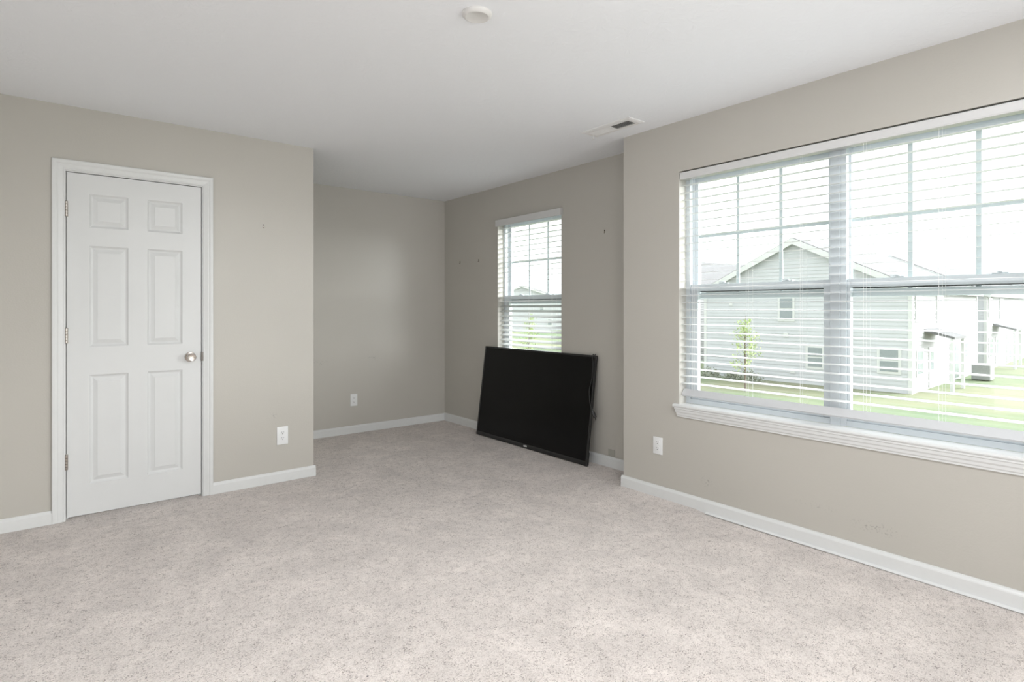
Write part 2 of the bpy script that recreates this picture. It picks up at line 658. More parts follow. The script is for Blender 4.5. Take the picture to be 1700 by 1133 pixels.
def door_slab():
    x0, x1, z0, z1 = 0.0725, 0.7755, 0.0175, 2.0495
    yf, yb = 0.002, 0.037
    xs = [x0, 0.1785, 0.3745, 0.4735, 0.6680, x1]
    zs = [z0, 0.1975, 0.8490, 1.0175, 1.6225, 1.7325, 1.9335, z1]
    bm = bmesh.new()
    V = {}

    def v(x, y, z):
        k = (round(x, 5), round(y, 5), round(z, 5))
        if k not in V:
            V[k] = bm.verts.new(k)
        return V[k]
    for i in range(5):
        for j in range(7):
            a, b, c, d = xs[i], xs[i + 1], zs[j], zs[j + 1]
            if i in (1, 3) and j in (1, 3, 5):
                rings = [(0.0, 0.0), (0.004, 0.004), (0.010, 0.0095), (0.015, 0.0115), (0.018, 0.0115), (0.039, 0.0030), (0.041, 0.0018)]
                prev = None
                for ins, dep in rings:
                    ring = [v(a + ins, yf + dep, c + ins), v(b - ins, yf + dep, c + ins), v(b - ins, yf + dep, d - ins), v(a + ins, yf + dep, d - ins)]
                    if prev:
                        for k in range(4):
                            bm.faces.new((prev[k], prev[(k + 1) % 4], ring[(k + 1) % 4], ring[k]))
                    prev = ring
                bm.faces.new(prev)
            else:
                bm.faces.new((v(a, yf, c), v(b, yf, c), v(b, yf, d), v(a, yf, d)))
    # edges and back
    border = [(x, z0) for x in xs] + [(x1, z) for z in zs[1:]] + [(x, z1) for x in reversed(xs[:-1])] + [(x0, z) for z in reversed(zs[1:-1])]
    bk = [bm.verts.new((x, yb, z)) for x, z in border]
    n = len(border)
    for k in range(n):
        q = (k + 1) % n
        bm.faces.new((v(border[k][0], yf, border[k][1]), v(border[q][0], yf, border[q][1]), bk[q], bk[k]))
    bm.faces.new(bk)
    return bm


link('door_slab', door_slab(), M_DOOR, door)
# jamb lining with a stop behind the slab
jm = boxes((DX0 - 0.02, DX0, 0.0, 0.12, 0, DZ + 0.02), (DX1, DX1 + 0.02, 0.0, 0.12, 0, DZ + 0.02), (DX0, DX1, 0.0, 0.12, DZ, DZ + 0.02),
           (DX0, DX0 + 0.012, 0.039, 0.075, 0, DZ), (DX1 - 0.012, DX1, 0.039, 0.075, 0, DZ), (DX0 + 0.012, DX1 - 0.012, 0.039, 0.075, DZ - 0.012, DZ))
link('door_jamb', jm, M_TRIM, door)
# dark strip painted as the shade in the gap under the door
link('door_gap_shade', boxes((DX0, DX1, 0.06, 0.10, 0.0, 0.020)), M_DOOR_SHADE, door)


def casing():
    ix0, ix1, iz = DX0 - 0.005, DX1 + 0.006, DZ + 0.006
    w = 0.0605
    prof = [(0, 0), (0, 0.009), (0.006, 0.011), (0.010, 0.009), (0.016, 0.010), (0.030, 0.013), (0.036, 0.0125), (0.040, 0.015),
            (0.046, 0.0165), (0.054, 0.017), (0.059, 0.016), (w, 0.013), (w, 0)]
    bm = bmesh.new()
    rows = []
    for o, t in prof:
        path = [(ix0 - o, 0), (ix0 - o, iz + o), (ix1 + o, iz + o), (ix1 + o, 0)]
        rows.append([bm.verts.new((x, -t, z)) for x, z in path])
    for a, b in zip(rows, rows[1:]):
        for k in range(3):
            bm.faces.new((a[k], a[k + 1], b[k + 1], b[k]))
    bm.faces.new([r[0] for r in rows])
    bm.faces.new([r[3] for r in rows])
    return bm


link('door_casing', casing(), M_TRIM, door)

for zc in (1.8325, 1.0870, 0.3440):
    bm = bmesh.new()
    for k in range(5):
        z = zc - 0.0445 + k * 0.0178
        lathe(bm, [(0.0058, z + 0.0006), (0.0066, z + 0.0014), (0.0066, z + 0.0164), (0.0058, z + 0.0172)], (DX0 + 0.002, -0.006, 0), 'Z', 14)
    lathe(bm, [(0.002, zc + 0.0440), (0.0048, zc + 0.0455), (0.004, zc + 0.0485), (0.001, zc + 0.0495)], (DX0 + 0.002, -0.006, 0), 'Z', 14)
    box(bm, DX0 - 0.010, DX0 + 0.004, -0.0005, 0.0015, zc - 0.0445, zc + 0.0445)
    box(bm, DX0 + 0.003, DX0 + 0.010, 0.0, 0.0022, zc - 0.0445, zc + 0.0445)
    h = link('hinge', bm, M_NICKEL, door, smooth=True)

kb = bmesh.new()
KC = (0.7128, 0.002, 0.9290)
lathe(kb, [(0.0325, 0.0), (0.0325, -0.004), (0.0300, -0.008), (0.0180, -0.010), (0.0115, -0.014), (0.0115, -0.030), (0.0160, -0.033),
           (0.0235, -0.036), (0.0265, -0.041), (0.0268, -0.048), (0.0255, -0.056), (0.0225, -0.0605), (0.0200, -0.0600), (0.0120, -0.0590), (0.0010, -0.0585)], KC, 'Y', 40)
link('door_knob', kb, M_NICKEL, door, smooth=True)['label'] = 'satin nickel round knob'
sp = boxes((DX1 - 0.0035, DX1 + 0.0085, -0.010, 0.0005, 0.900, 0.958), (DX1 - 0.0045, DX1 - 0.0015, -0.003, 0.034, 0.9, 0.958))
link('strike_plate', sp, M_STRIKE, door)

# ------------------------------------------------------------------ windows


def sash(bm, x0, x1, y0, y1, z0, z1, stile, bot, top):
    box(bm, x0, x1, y0, y0 + stile[0], z0, z1, 0.002)
    box(bm, x0, x1, y1 - stile[1], y1, z0, z1, 0.002)
    box(bm, x0, x1, y0 + stile[0], y1 - stile[1], z0, z0 + bot, 0.002)
    box(bm, x0, x1, y0 + stile[0], y1 - stile[1], z1 - top, z1, 0.002)


def window_unit(root, xw, fy0, fy1, z0, z1, rail, ug, lg, uz, muntin_z, teal, mw=0.022):
    """one single hung unit. xw = wall face; ug/lg = glass y ranges of the upper and lower sash"""
    a = xw + 0.077
    bm = bmesh.new()
    t = 0.030
    box(bm, a, a + 0.083, fy0, fy0 + t, z0, z1, 0.002)
    box(bm, a, a + 0.083, fy1 - t, fy1, z0, z1, 0.002)
    box(bm, a, a + 0.083, fy0 + t, fy1 - t, z1 - 0.034, z1, 0.002)
    box(bm, a, a + 0.083, fy0 + t, fy1 - t, z0, z0 + 0.030, 0.002)
    # parting stops that part the two sash tracks
    box(bm, a + 0.040, a + 0.046, fy0 + t, fy0 + t + 0.010, z0 + 0.03, z1 - 0.034)
    box(bm, a + 0.040, a + 0.046, fy1 - t - 0.010, fy1 - t, z0 + 0.03, z1 - 0.034)
    link('window_frame', bm, M_VINYL, root)
    iy0, iy1 = fy0 + t, fy1 - t
    # upper sash, outer track
    bm = bmesh.new()
    sash(bm, a + 0.047, a + 0.079, iy0, iy1, teal[0], z1 - 0.034, (ug[0] - iy0, iy1 - ug[1]), teal[1] - teal[0], z1 - 0.034 - uz)
    up = link('upper_sash', bm, M_VINYL, root)
    link('glass_pane', boxes((a + 0.0590, a + 0.0600, ug[0] - 0.005, ug[1] + 0.005, teal[1] - 0.005, uz + 0.005)), M_GLASS, up)
    bm = bmesh.new()
    for k in (1, 2):
        yc = ug[0] + (ug[1] - ug[0]) * k / 3
        box(bm, a + 0.0605, a + 0.0655, yc - mw / 2, yc + mw / 2, teal[1] - 0.004, uz + 0.004, 0.0015)
    box(bm, a + 0.0612, a + 0.0648, ug[0] - 0.004, ug[1] + 0.004, muntin_z - mw / 2, muntin_z + mw / 2, 0.001)
    link('muntin_grid', bm, M_VINYL, up)
    # lower sash, inner track
    bm = bmesh.new()
    sash(bm, a + 0.008, a + 0.038, iy0, iy1, z0 + 0.030, rail[1], (max(lg[0] - iy0, 0.014), max(iy1 - lg[1], 0.014)), 0.048, rail[1] - rail[0])
    box(bm, a - 0.004, a + 0.010, iy0 + 0.03, iy1 - 0.03, z0 + 0.046, z0 + 0.058, 0.003)     # lift rail
    lo = link('lower_sash', bm, M_VINYL, root)
    link('glass_pane', boxes((a + 0.021, a + 0.025, lg[0] - 0.005, lg[1] + 0.005, z0 + 0.075, rail[0] + 0.004)), M_GLASS_LOW, lo)
    link('sash_gap_shade', boxes((a + 0.0395, a + 0.0465, iy0 + 0.004, iy1 - 0.004, rail[0] - 0.006, rail[0] + 0.012)), M_SASH_SHADE, lo)  # dark strip put in as the shadow line below the meeting rail
    for f in (0.29, 0.74):
        yc = iy0 + (iy1 - iy0) * f
        bm = bmesh.new()
        box(bm, a + 0.012, a + 0.034, yc - 0.030, yc + 0.030, rail[1], rail[1] + 0.006, 0.002)
        lathe(bm, [(0.011, rail[1] + 0.006), (0.011, rail[1] + 0.012), (0.008, rail[1] + 0.014)], (a + 0.022, yc, 0), 'Z', 14)
        box(bm, a + 0.016, a + 0.024, yc, yc + 0.032, rail[1] + 0.008, rail[1] + 0.014, 0.002)
        link('sash_lock', bm, M_VINYL, lo)


def stool_and_apron(root, xw, w, ext):
    zt = w['z0'] + 0.020
    bm = bmesh.new()
    prof = [(0.077, zt), (0.077, w['z0']), (-0.026, w['z0']), (-0.031, w['z0'] + 0.004), (-0.033, w['z0'] + 0.010), (-0.031, w['z0'] + 0.016), (-0.026, zt)]
    # the part inside the opening and the horned nose in front of the wall
    poly_prism(bm, [(xw + p, w['y0'] + 0.001, z) for p, z in prof[:2]] + [(xw - 0.001, w['y0'] + 0.001, w['z0']), (xw - 0.001, w['y0'] + 0.001, zt)],
               (0, w['y1'] - w['y0'] - 0.002, 0))
    nose = [(0.0, zt), (0.0, w['z0'])] + prof[2:]
    poly_prism(bm, [(xw + p, w['y0'] - ext, z) for p, z in nose], (0, w['y1'] - w['y0'] + 2 * ext, 0))
    link('window_stool', bm, M_TRIM, root)
    bm = bmesh.new()
    pr = [(0, 0), (-0.027, 0), (-0.027, -0.008), (-0.023, -0.012), (-0.021, -0.026), (-0.016, -0.034), (-0.014, -0.046), (-0.010, -0.052), (-0.009, -0.060), (0, -0.060)]
    z = w['z0']
    A = [bm.verts.new((xw + p, w['y0'] - 0.002 + p * 0.7 - 0.004, z + q)) for p, q in pr]
    Bv = [bm.verts.new((xw + p, w['y1'] + 0.002 - p * 0.7 - 0.004, z + q)) for p, q in pr]
    for k in range(len(pr)):
        q = (k + 1) % len(pr)
        bm.faces.new((A[k], A[q], Bv[q], Bv[k]))
    bm.faces.new(A)
    bm.faces.new(list(reversed(Bv)))
    link('window_apron', bm, M_TRIM, root)


def returns(root, xw, w):
    t = 0.003
    x0, x1 = xw + 0.001, xw + 0.077
    z0 = w['z0'] + 0.020
    link('window_return', boxes((x0, x1, w['y0'] - 0.0, w['y0'] + t, z0, w['z1']), (x0, x1, w['y1'] - t, w['y1'], z0, w['z1'])), M_JAMB, root)


win1 = structure(empty('window_1', (0, 0, 0)), 'wide white double window with upper sash grids', 'window')
returns(win1, R1, W1)
Z0 = W1['z0'] + 0.020
window_unit(win1, R1, 1.2430, 2.1690, Z0, W1['z1'], (1.357, 1.400), (1.318, 2.108), (1.328, 2.086), 2.054, 1.711, (1.309, 1.348))
window_unit(win1, R1, 0.3230, 1.2425, Z0, W1['z1'], (1.357, 1.400), (0.4216, 1.2116), (0.4100, 1.1960), 2.054, 1.711, (1.309, 1.348))
link('mullion_cover', boxes((R1 + 0.074, R1 + 0.0785, 1.2445, 1.2900, Z0, W1['z1']), bevel=0.001), M_VINYL, win1)
stool_and_apron(win1, R1, W1, 0.0255)

win2 = structure(empty('window_2', (0, 0, 0)), 'narrow white window behind the television', 'window')
returns(win2, R2, W2)
window_unit(win2, R2, W2['y0'], W2['y1'], Z0, W2['z1'], (1.333, 1.372), (3.625, 4.410), (3.640, 4.395), 2.054, 1.702, (1.290, 1.328))
stool_and_apron(win2, R2, W2, 0.0255)

# ------------------------------------------------------------------ blinds


def slat(bm, xc, y0, y1, zc, depth, tilt0, tilt1=None, z1=None):
    """a thin board from y0 to y1, tilted about its length; may sag to z1 / tilt1 at the far end"""
    tilt1 = tilt0 if tilt1 is None else tilt1
    z1 = zc if z1 is None else z1
    th = 0.0020
    prof = [(-0.5, -0.5), (-0.5, 0.5), (-0.2, 0.6), (0.2, 0.6), (0.5, 0.5), (0.5, -0.5), (0.2, -0.4), (-0.2, -0.4)]
    ends = []
    for y, z, t in ((y0, z1, tilt1), (y1, zc, tilt0)):
        c, s = math.cos(t), math.sin(t)
        ends.append([bm.verts.new((xc + a * depth * c - b * th * s, y, z + a * depth * s + b * th * c)) for a, b in prof])
    n = len(prof)
    for k in range(n):
        q = (k + 1) % n
        bm.faces.new((ends[0][k], ends[0][q], ends[1][q], ends[1][k]))
    bm.faces.new(ends[0])
    bm.faces.new(list(reversed(ends[1])))


def blind(name, xw, w, zs, ladders, rail_z, val, label, xoff=0.038, tilts=None):
    root = tag(empty(name, (0, 0, 0)), label, 'blind')
    y0, y1 = w['y0'] + 0.012, w['y1'] - 0.010
    xc = xw + xoff
    link('headrail', boxes((xw + 0.014, xw + 0.066, y0 - 0.004, y1 + 0.004, 2.068, 2.104), bevel=0.002), M_VALANCE, root)
    bm = bmesh.new()
    x0, x1, zb, zt, va, vb = val
    prof = [(x1, zb), (x0 + 0.002, zb), (x0, zb + 0.003), (x0 + 0.001, zb + 0.008), (x0 + 0.001, zt - 0.008), (x0, zt - 0.003), (x0 + 0.002, zt), (x1, zt)]
    poly_prism(bm, [(xw + a, va, z) for a, z in prof], (0, vb - va, 0))
    link('valance', bm, M_VALANCE, root)
    bm = bmesh.new()
    for k, z in enumerate(zs):
        tl = tilts[k] if tilts else (0.062, 0.062, 0.0)
        slat(bm, xc, y0, y1, z, 0.050, tl[0], tl[1], z + tl[2])
    link('slats', bm, M_SLAT, root)
    if rail_z:
        bm = bmesh.new()
        ang = math.radians(56)
        ux, uz = math.cos(ang), math.sin(ang)
        zc = (rail_z[0] + rail_z[1]) / 2
        hw2, ht2 = 0.0245, 0.0065
        pts = [(xc + a_ * ux - b_ * uz, zc + a_ * uz + b_ * ux) for a_, b_ in ((-hw2, -ht2), (-hw2 + 0.002, ht2), (hw2 - 0.002, ht2), (hw2, -ht2))]
        poly_prism(bm, [(px, y0, pz) for px, pz in pts], (0, y1 + 0.003 - y0, 0))
        link('bottom_rail', bm, M_RAIL, root)
    zb = rail_z[1] if rail_z else zs[-1]
    for yl in ladders:
        bm = bmesh.new()
        for dx in (-0.0255, 0.0255):
            tube(bm, [(xc + dx, yl, 2.085), (xc + dx, yl, zb)], 0.0007, 5)
        tube(bm, [(xc - 0.0275, yl + 0.012, 2.085), (xc - 0.0275, yl + 0.012, zb)], 0.0008, 5)
        for z in zs:
            tube(bm, [(xc - 0.0255, yl, z - 0.0026), (xc + 0.0255, yl, z - 0.0026)], 0.0005, 4)
        link('ladder_cord', bm, M_CORD, root)
    return root


zs1 = [2.0305 - 0.0466 * k for k in range(28)]
zs1 = [z for z in zs1 if z > 0.752]
bl1 = blind('window_blind', R1, W1, zs1, (2.065, 1.709, 1.404, 1.097, 0.789, 0.470), (0.692, 0.734), (-0.002, 0.010, 2.0655, 2.1095, 0.333, 2.1596),
            'wide white slatted blind with open slats covering the double window')
zs2, tl2 = [], []
z = 2.0270
k = 0
while z > 0.70:
    zs2.append(z)
    if z > 1.345:
        tl2.append((0.03, 0.03, 0.0))
    elif z > 1.30:
        tl2.append((0.22, 0.22, 0.006))
    elif 0.945 < z < 0.985:
        tl2.append((0.42, 0.46, -0.026))
    else:
        tl2.append((0.36, 0.40, 0.0))
    z -= 0.0476 if z > 1.35 else 0.0461
bl2 = blind('window_blind', R2, W2, zs2, (4.330, 4.005, 3.690), None, (-0.030, -0.018, 2.0480, 2.1090, 3.5480, 4.4700),
            'narrow white slatted blind in the alcove window, lower slats tilted', tilts=tl2)
for ya, yb in ((3.5480, 3.5600), (4.4580, 4.4700)):
    link('valance_return', boxes((R2 - 0.018, R2 - 0.0005, ya, yb, 2.0480, 2.1090), bevel=0.001), M_VALANCE, bl2)
bm = bmesh.new()
tube(bm, [(R2 + 0.004, 4.372, 2.06), (R2 + 0.003, 4.372, 1.9), (R2 + 0.003, 4.371, 1.408)], 0.0038, 6)
link('tilt_wand', bm, M_WAND, bl2)

# ------------------------------------------------------------------ outlets


def outlet(loc, rotz, w, h, label):
    root = tag(empty('wall_outlet', loc, (0, 0, rotz)), label, 'outlet', 'wall outlets')
    bm = bmesh.new()
    box(bm, -w / 2, w / 2, -0.0055, 0.0, -h / 2, h / 2, 0.0028, 2)
    link('cover_plate', bm, M_PLATE, root, smooth=True)
    bm = bmesh.new()
    lathe(bm, [(0.0032, -0.0055), (0.0032, -0.0066), (0.002, -0.0070)], (0, 0, 0), 'Y', 12)
    link('plate_screw', bm, M_PLATE, root, smooth=True)
    for zc in (0.0195, -0.0195):
        bm = bmesh.new()
        prof = []
        for k in range(24):
            t = 2 * PI * k / 24
            prof.append((max(-0.0168, min(0.0168, 0.0178 * math.cos(t))), -0.0052, zc + max(-0.0140, min(0.0140, 0.0178 * math.sin(t)))))
        poly_prism(bm, prof, (0, -0.0022, 0))
        rc = link('receptacle', bm, M_PLATE, root)
        bm = bmesh.new()
        box(bm, -0.0074, -0.0052, -0.0080, -0.0073, zc + 0.0010, zc + 0.0094)
        box(bm, 0.0052, 0.0074, -0.0080, -0.0073, zc + 0.0018, zc + 0.0086)
        lathe(bm, [(0.0030, -0.0072), (0.0030, -0.0080)], (0, 0, zc - 0.0065), 'Y', 12)
        link('socket_slots', bm, M_SLOT, rc)
    return root


outlet((1.2993, L, 0.3310), 0, 0.078, 0.128, 'white duplex outlet low on the wall right of the door')
outlet((2.3558, B, 0.3318), 0, 0.073, 0.119, 'white duplex outlet low on the alcove back wall')
outlet((R1, 2.3285, 0.3440), -PI / 2, 0.073, 0.113, 'white duplex outlet below the wide window')

# ------------------------------------------------------------------ television leaning on the alcove wall
TW, TH = 1.4990, 0.8726
tv = tag(empty('television', (3.2755, 3.1295 + TW / 2, 0.0045), (0, math.radians(7.55), 0)),
         'large black flat screen television standing on the carpet, leaning against the alcove wall', 'television')
hw = TW / 2
bm = bmesh.new()
SB, ST, SS = 0.036, 0.015, 0.017      # bezel widths: bottom, top, sides
box(bm, 0.0, 0.014, -hw, -hw + SS, 0.0, TH, 0.0015)
box(bm, 0.0, 0.014, hw - SS, hw, 0.0, TH, 0.0015)
box(bm, 0.0, 0.014, -hw + SS, hw - SS, TH - ST, TH, 0.0015)
poly_prism(bm, [(0.014, -hw + SS, 0.0), (0.004, -hw + SS, 0.0), (0.0, -hw + SS, 0.006), (0.0, -hw + SS, SB - 0.010), (0.003, -hw + SS, SB), (0.014, -hw + SS, SB)],
           (0, 2 * (hw - SS), 0))
link('bezel', bm, M_BEZEL, tv)
link('screen', boxes((0.0035, 0.0130, -hw + SS - 0.001, hw - SS + 0.001, SB - 0.001, TH - ST + 0.001)), M_SCREEN, tv)
bm = bmesh.new()
box(bm, 0.0142, 0.0215, -hw + 0.004, hw - 0.004, 0.004, TH - 0.004, 0.002)
box(bm, 0.0215, 0.0300, -hw + 0.10, hw - 0.10, 0.05, 0.665, 0.004)
box(bm, 0.0142, 0.0310, -hw + 0.006, -hw + 0.05, 0.006, 0.105, 0.003)
box(bm, 0.0142, 0.0310, hw - 0.05, hw - 0.006, 0.006, 0.105, 0.003)
link('back_cover', bm, M_TVBACK, tv)
# pale maker's badge: a small raised plate made of two rounded blocks
bm = bmesh.new()
box(bm, -0.0022, 0.0006, -0.022, 0.003, 0.013, 0.0265, 0.0015)
box(bm, -0.0022, 0.0006, 0.001, 0.023, 0.011, 0.0245, 0.0015)
link('badge', bm, M_LOGO, tv, loc=(0, 0.0, 0))['label'] = 'pale badge'
# power cord draped over the upper corner next to the wall end
bm = bmesh.new()
cy = -hw + 0.042
path = smooth_path([(0.026, cy + 0.05, 0.74), (0.028, cy + 0.006, 0.84), (0.012, cy + 0.002, TH + 0.009), (-0.006, cy - 0.004, TH - 0.010), (-0.0065, cy - 0.016, 0.80),
                    (-0.0065, cy - 0.020, 0.70), (-0.0065, cy - 0.004, 0.60), (-0.0065, cy - 0.012, 0.54), (-0.0068, cy - 0.028, 0.48), (-0.007, cy - 0.040, 0.455)], 8)
tube(bm, path, 0.0032, 8)
path = smooth_path([(0.026, cy + 0.02, 0.70), (0.020, cy - 0.010, TH + 0.004), (-0.004, cy - 0.022, TH - 0.03), (-0.0065, cy - 0.034, 0.74), (-0.006, cy - 0.036, 0.62), (-0.006, cy - 0.040, 0.50), (0.0, cy - 0.046, 0.44)], 8)
tube(bm, path, 0.0028, 8)
cord = link('power_cord', bm, M_CABLE, tv, smooth=True)
bm = bmesh.new()
tube(bm, [(-0.005, cy - 0.047, 0.452), (0.002, cy - 0.054, 0.432), (0.010, cy - 0.064, 0.408), (0.016, cy - 0.072, 0.386)], [0.005, 0.011, 0.0150, 0.0125], 10)
tube(bm, [(0.014, cy - 0.073, 0.388), (0.018, cy - 0.080, 0.366)], 0.0028, 6)
link('plug', bm, M_CABLE, cord, smooth=True)

# ------------------------------------------------------------------ ceiling fittings
vent = tag(empty('ceiling_vent', (2.8720, 2.5165, H)), 'white rectangular air register in the ceiling near the wall corner', 'vent')
bm = bmesh.new()
ox, oy, ix, iy = 0.078, 0.207, 0.040, 0.167
zo = [0.0, -0.004, -0.009, -0.009, -0.002]
rings = []
for (hx, hy), z in zip(((ox, oy), (ox, oy), (ox - 0.016, oy - 0.016), (ix, iy), (ix, iy)), zo):
    rings.append([bm.verts.new((sx * hx, sy * hy, z)) for sx, sy in ((-1, -1), (1, -1), (1, 1), (-1, 1))])
for a, b in zip(rings, rings[1:]):
    for k in range(4):
        bm.faces.new((a[k], a[(k + 1) % 4], b[(k + 1) % 4], b[k]))
box(bm, -ix, ix, -0.010, 0.004, -0.009, -0.003)
link('vent_frame', bm, M_VENT, vent)
link('duct_shade_sheet', boxes((-ix, ix, -iy, iy, -0.0012, -0.0004)), M_DUCT, vent)  # dark sheet standing in for the shade inside the duct
bm = bmesh.new()
for y0, y1, s in ((-iy, -0.010, 1), (0.004, iy, -1)):
    n = 17
    for k in range(n):
        y = y0 + (y1 - y0) * (k + 0.5) / n
        d = 0.0055 * s
        w = 0.0006
        poly_prism(bm, [(-ix, y - d - w, -0.0086), (-ix, y - d + w, -0.0086), (-ix, y + d + w, -0.0018), (-ix, y + d - w, -0.0018)], (2 * ix, 0, 0))
link('louvres', bm, M_VENT, vent)
bm = bmesh.new()
box(bm, 0.012, 0.016, 0.176, 0.180, -0.030, -0.008, 0.001)
box(bm, 0.008, 0.020, 0.172, 0.184, -0.034, -0.028, 0.002)
link('damper_lever', bm, M_VENT, vent)

disc = bmesh.new()
lathe(disc, [(0.0600, 0.0), (0.0608, -0.004), (0.0590, -0.009), (0.0520, -0.0155), (0.0475, -0.0175), (0.0460, -0.0176), (0.0445, -0.0168), (0.001, -0.0172)], (1.3385, 1.8850, H), 'Z', 56)
tag(link('ceiling_cover', disc, M_COVER, smooth=True), 'small round white cover disc on the ceiling', 'ceiling cover')

# ------------------------------------------------------------------ little things on the walls and floor


def hook(loc, rotz, label, dark=False):
    root = tag(empty('picture_hook', loc, (0, 0, rotz)), label, 'picture hook', 'picture hooks left in the walls')
    bm = bmesh.new()
    poly_prism(bm, [(-0.004, -0.0002, -0.014), (0.004, -0.0002, -0.014), (0.005, -0.0002, 0.008), (0, -0.0002, 0.013), (-0.005, -0.0002, 0.008)], (0, -0.0014, 0))
    tube(bm, smooth_path([(0, -0.001, -0.012), (0, -0.006, -0.016), (0, -0.010, -0.012), (0, -0.010, -0.006)], 4), 0.0022, 6)
    link('hook_body', bm, M_NICKEL, root)
    bm = bmesh.new()
    lathe(bm, [(0.0042, -0.0016), (0.0046, -0.0040), (0.0030, -0.0062)], (0, 0, 0.006), 'Y', 10)
    link('hook_nail', bm, M_SLOT, root)
    return root


hook((1.1679, L, 1.8310), 0, 'tiny picture hook on the wall right of the door')
hook((R2, 5.1310, 1.7395), -PI / 2, 'tiny picture hook closest to the alcove corner')
hook((R2, 4.7868, 1.7385), -PI / 2, 'tiny picture hook between alcove corner and narrow window')
hook((R2, 3.0716, 1.8600), -PI / 2, 'tiny picture hook right of the narrow window')

bm = bmesh.new()
box(bm, R2 - 0.0030, R2, 2.9660, 3.0340, 0.0850, 0.1400, 0.001)
tag(link('wall_plate', bm, M_PATCH), 'small greyish square plate on the alcove wall just above the baseboard', 'wall plate')

bm = bmesh.new()
poly_prism(bm, [(R1 - BB - 0.0005, YN + 0.02, 0.0035), (R1 - BB - 0.0170, YN + 0.02, 0.0030), (R1 - BB - 0.0170, YN + 0.02, 0.0062), (R1 - BB - 0.0005, YN + 0.02, 0.0120)],
           (0, 1.965 - YN - 0.02, 0))
tag(link('trim_strip', bm, M_TRIM), 'thin white strip on the carpet along the baseboard below the wide window', 'trim strip')

# ------------------------------------------------------------------ outdoors
G = -3.05


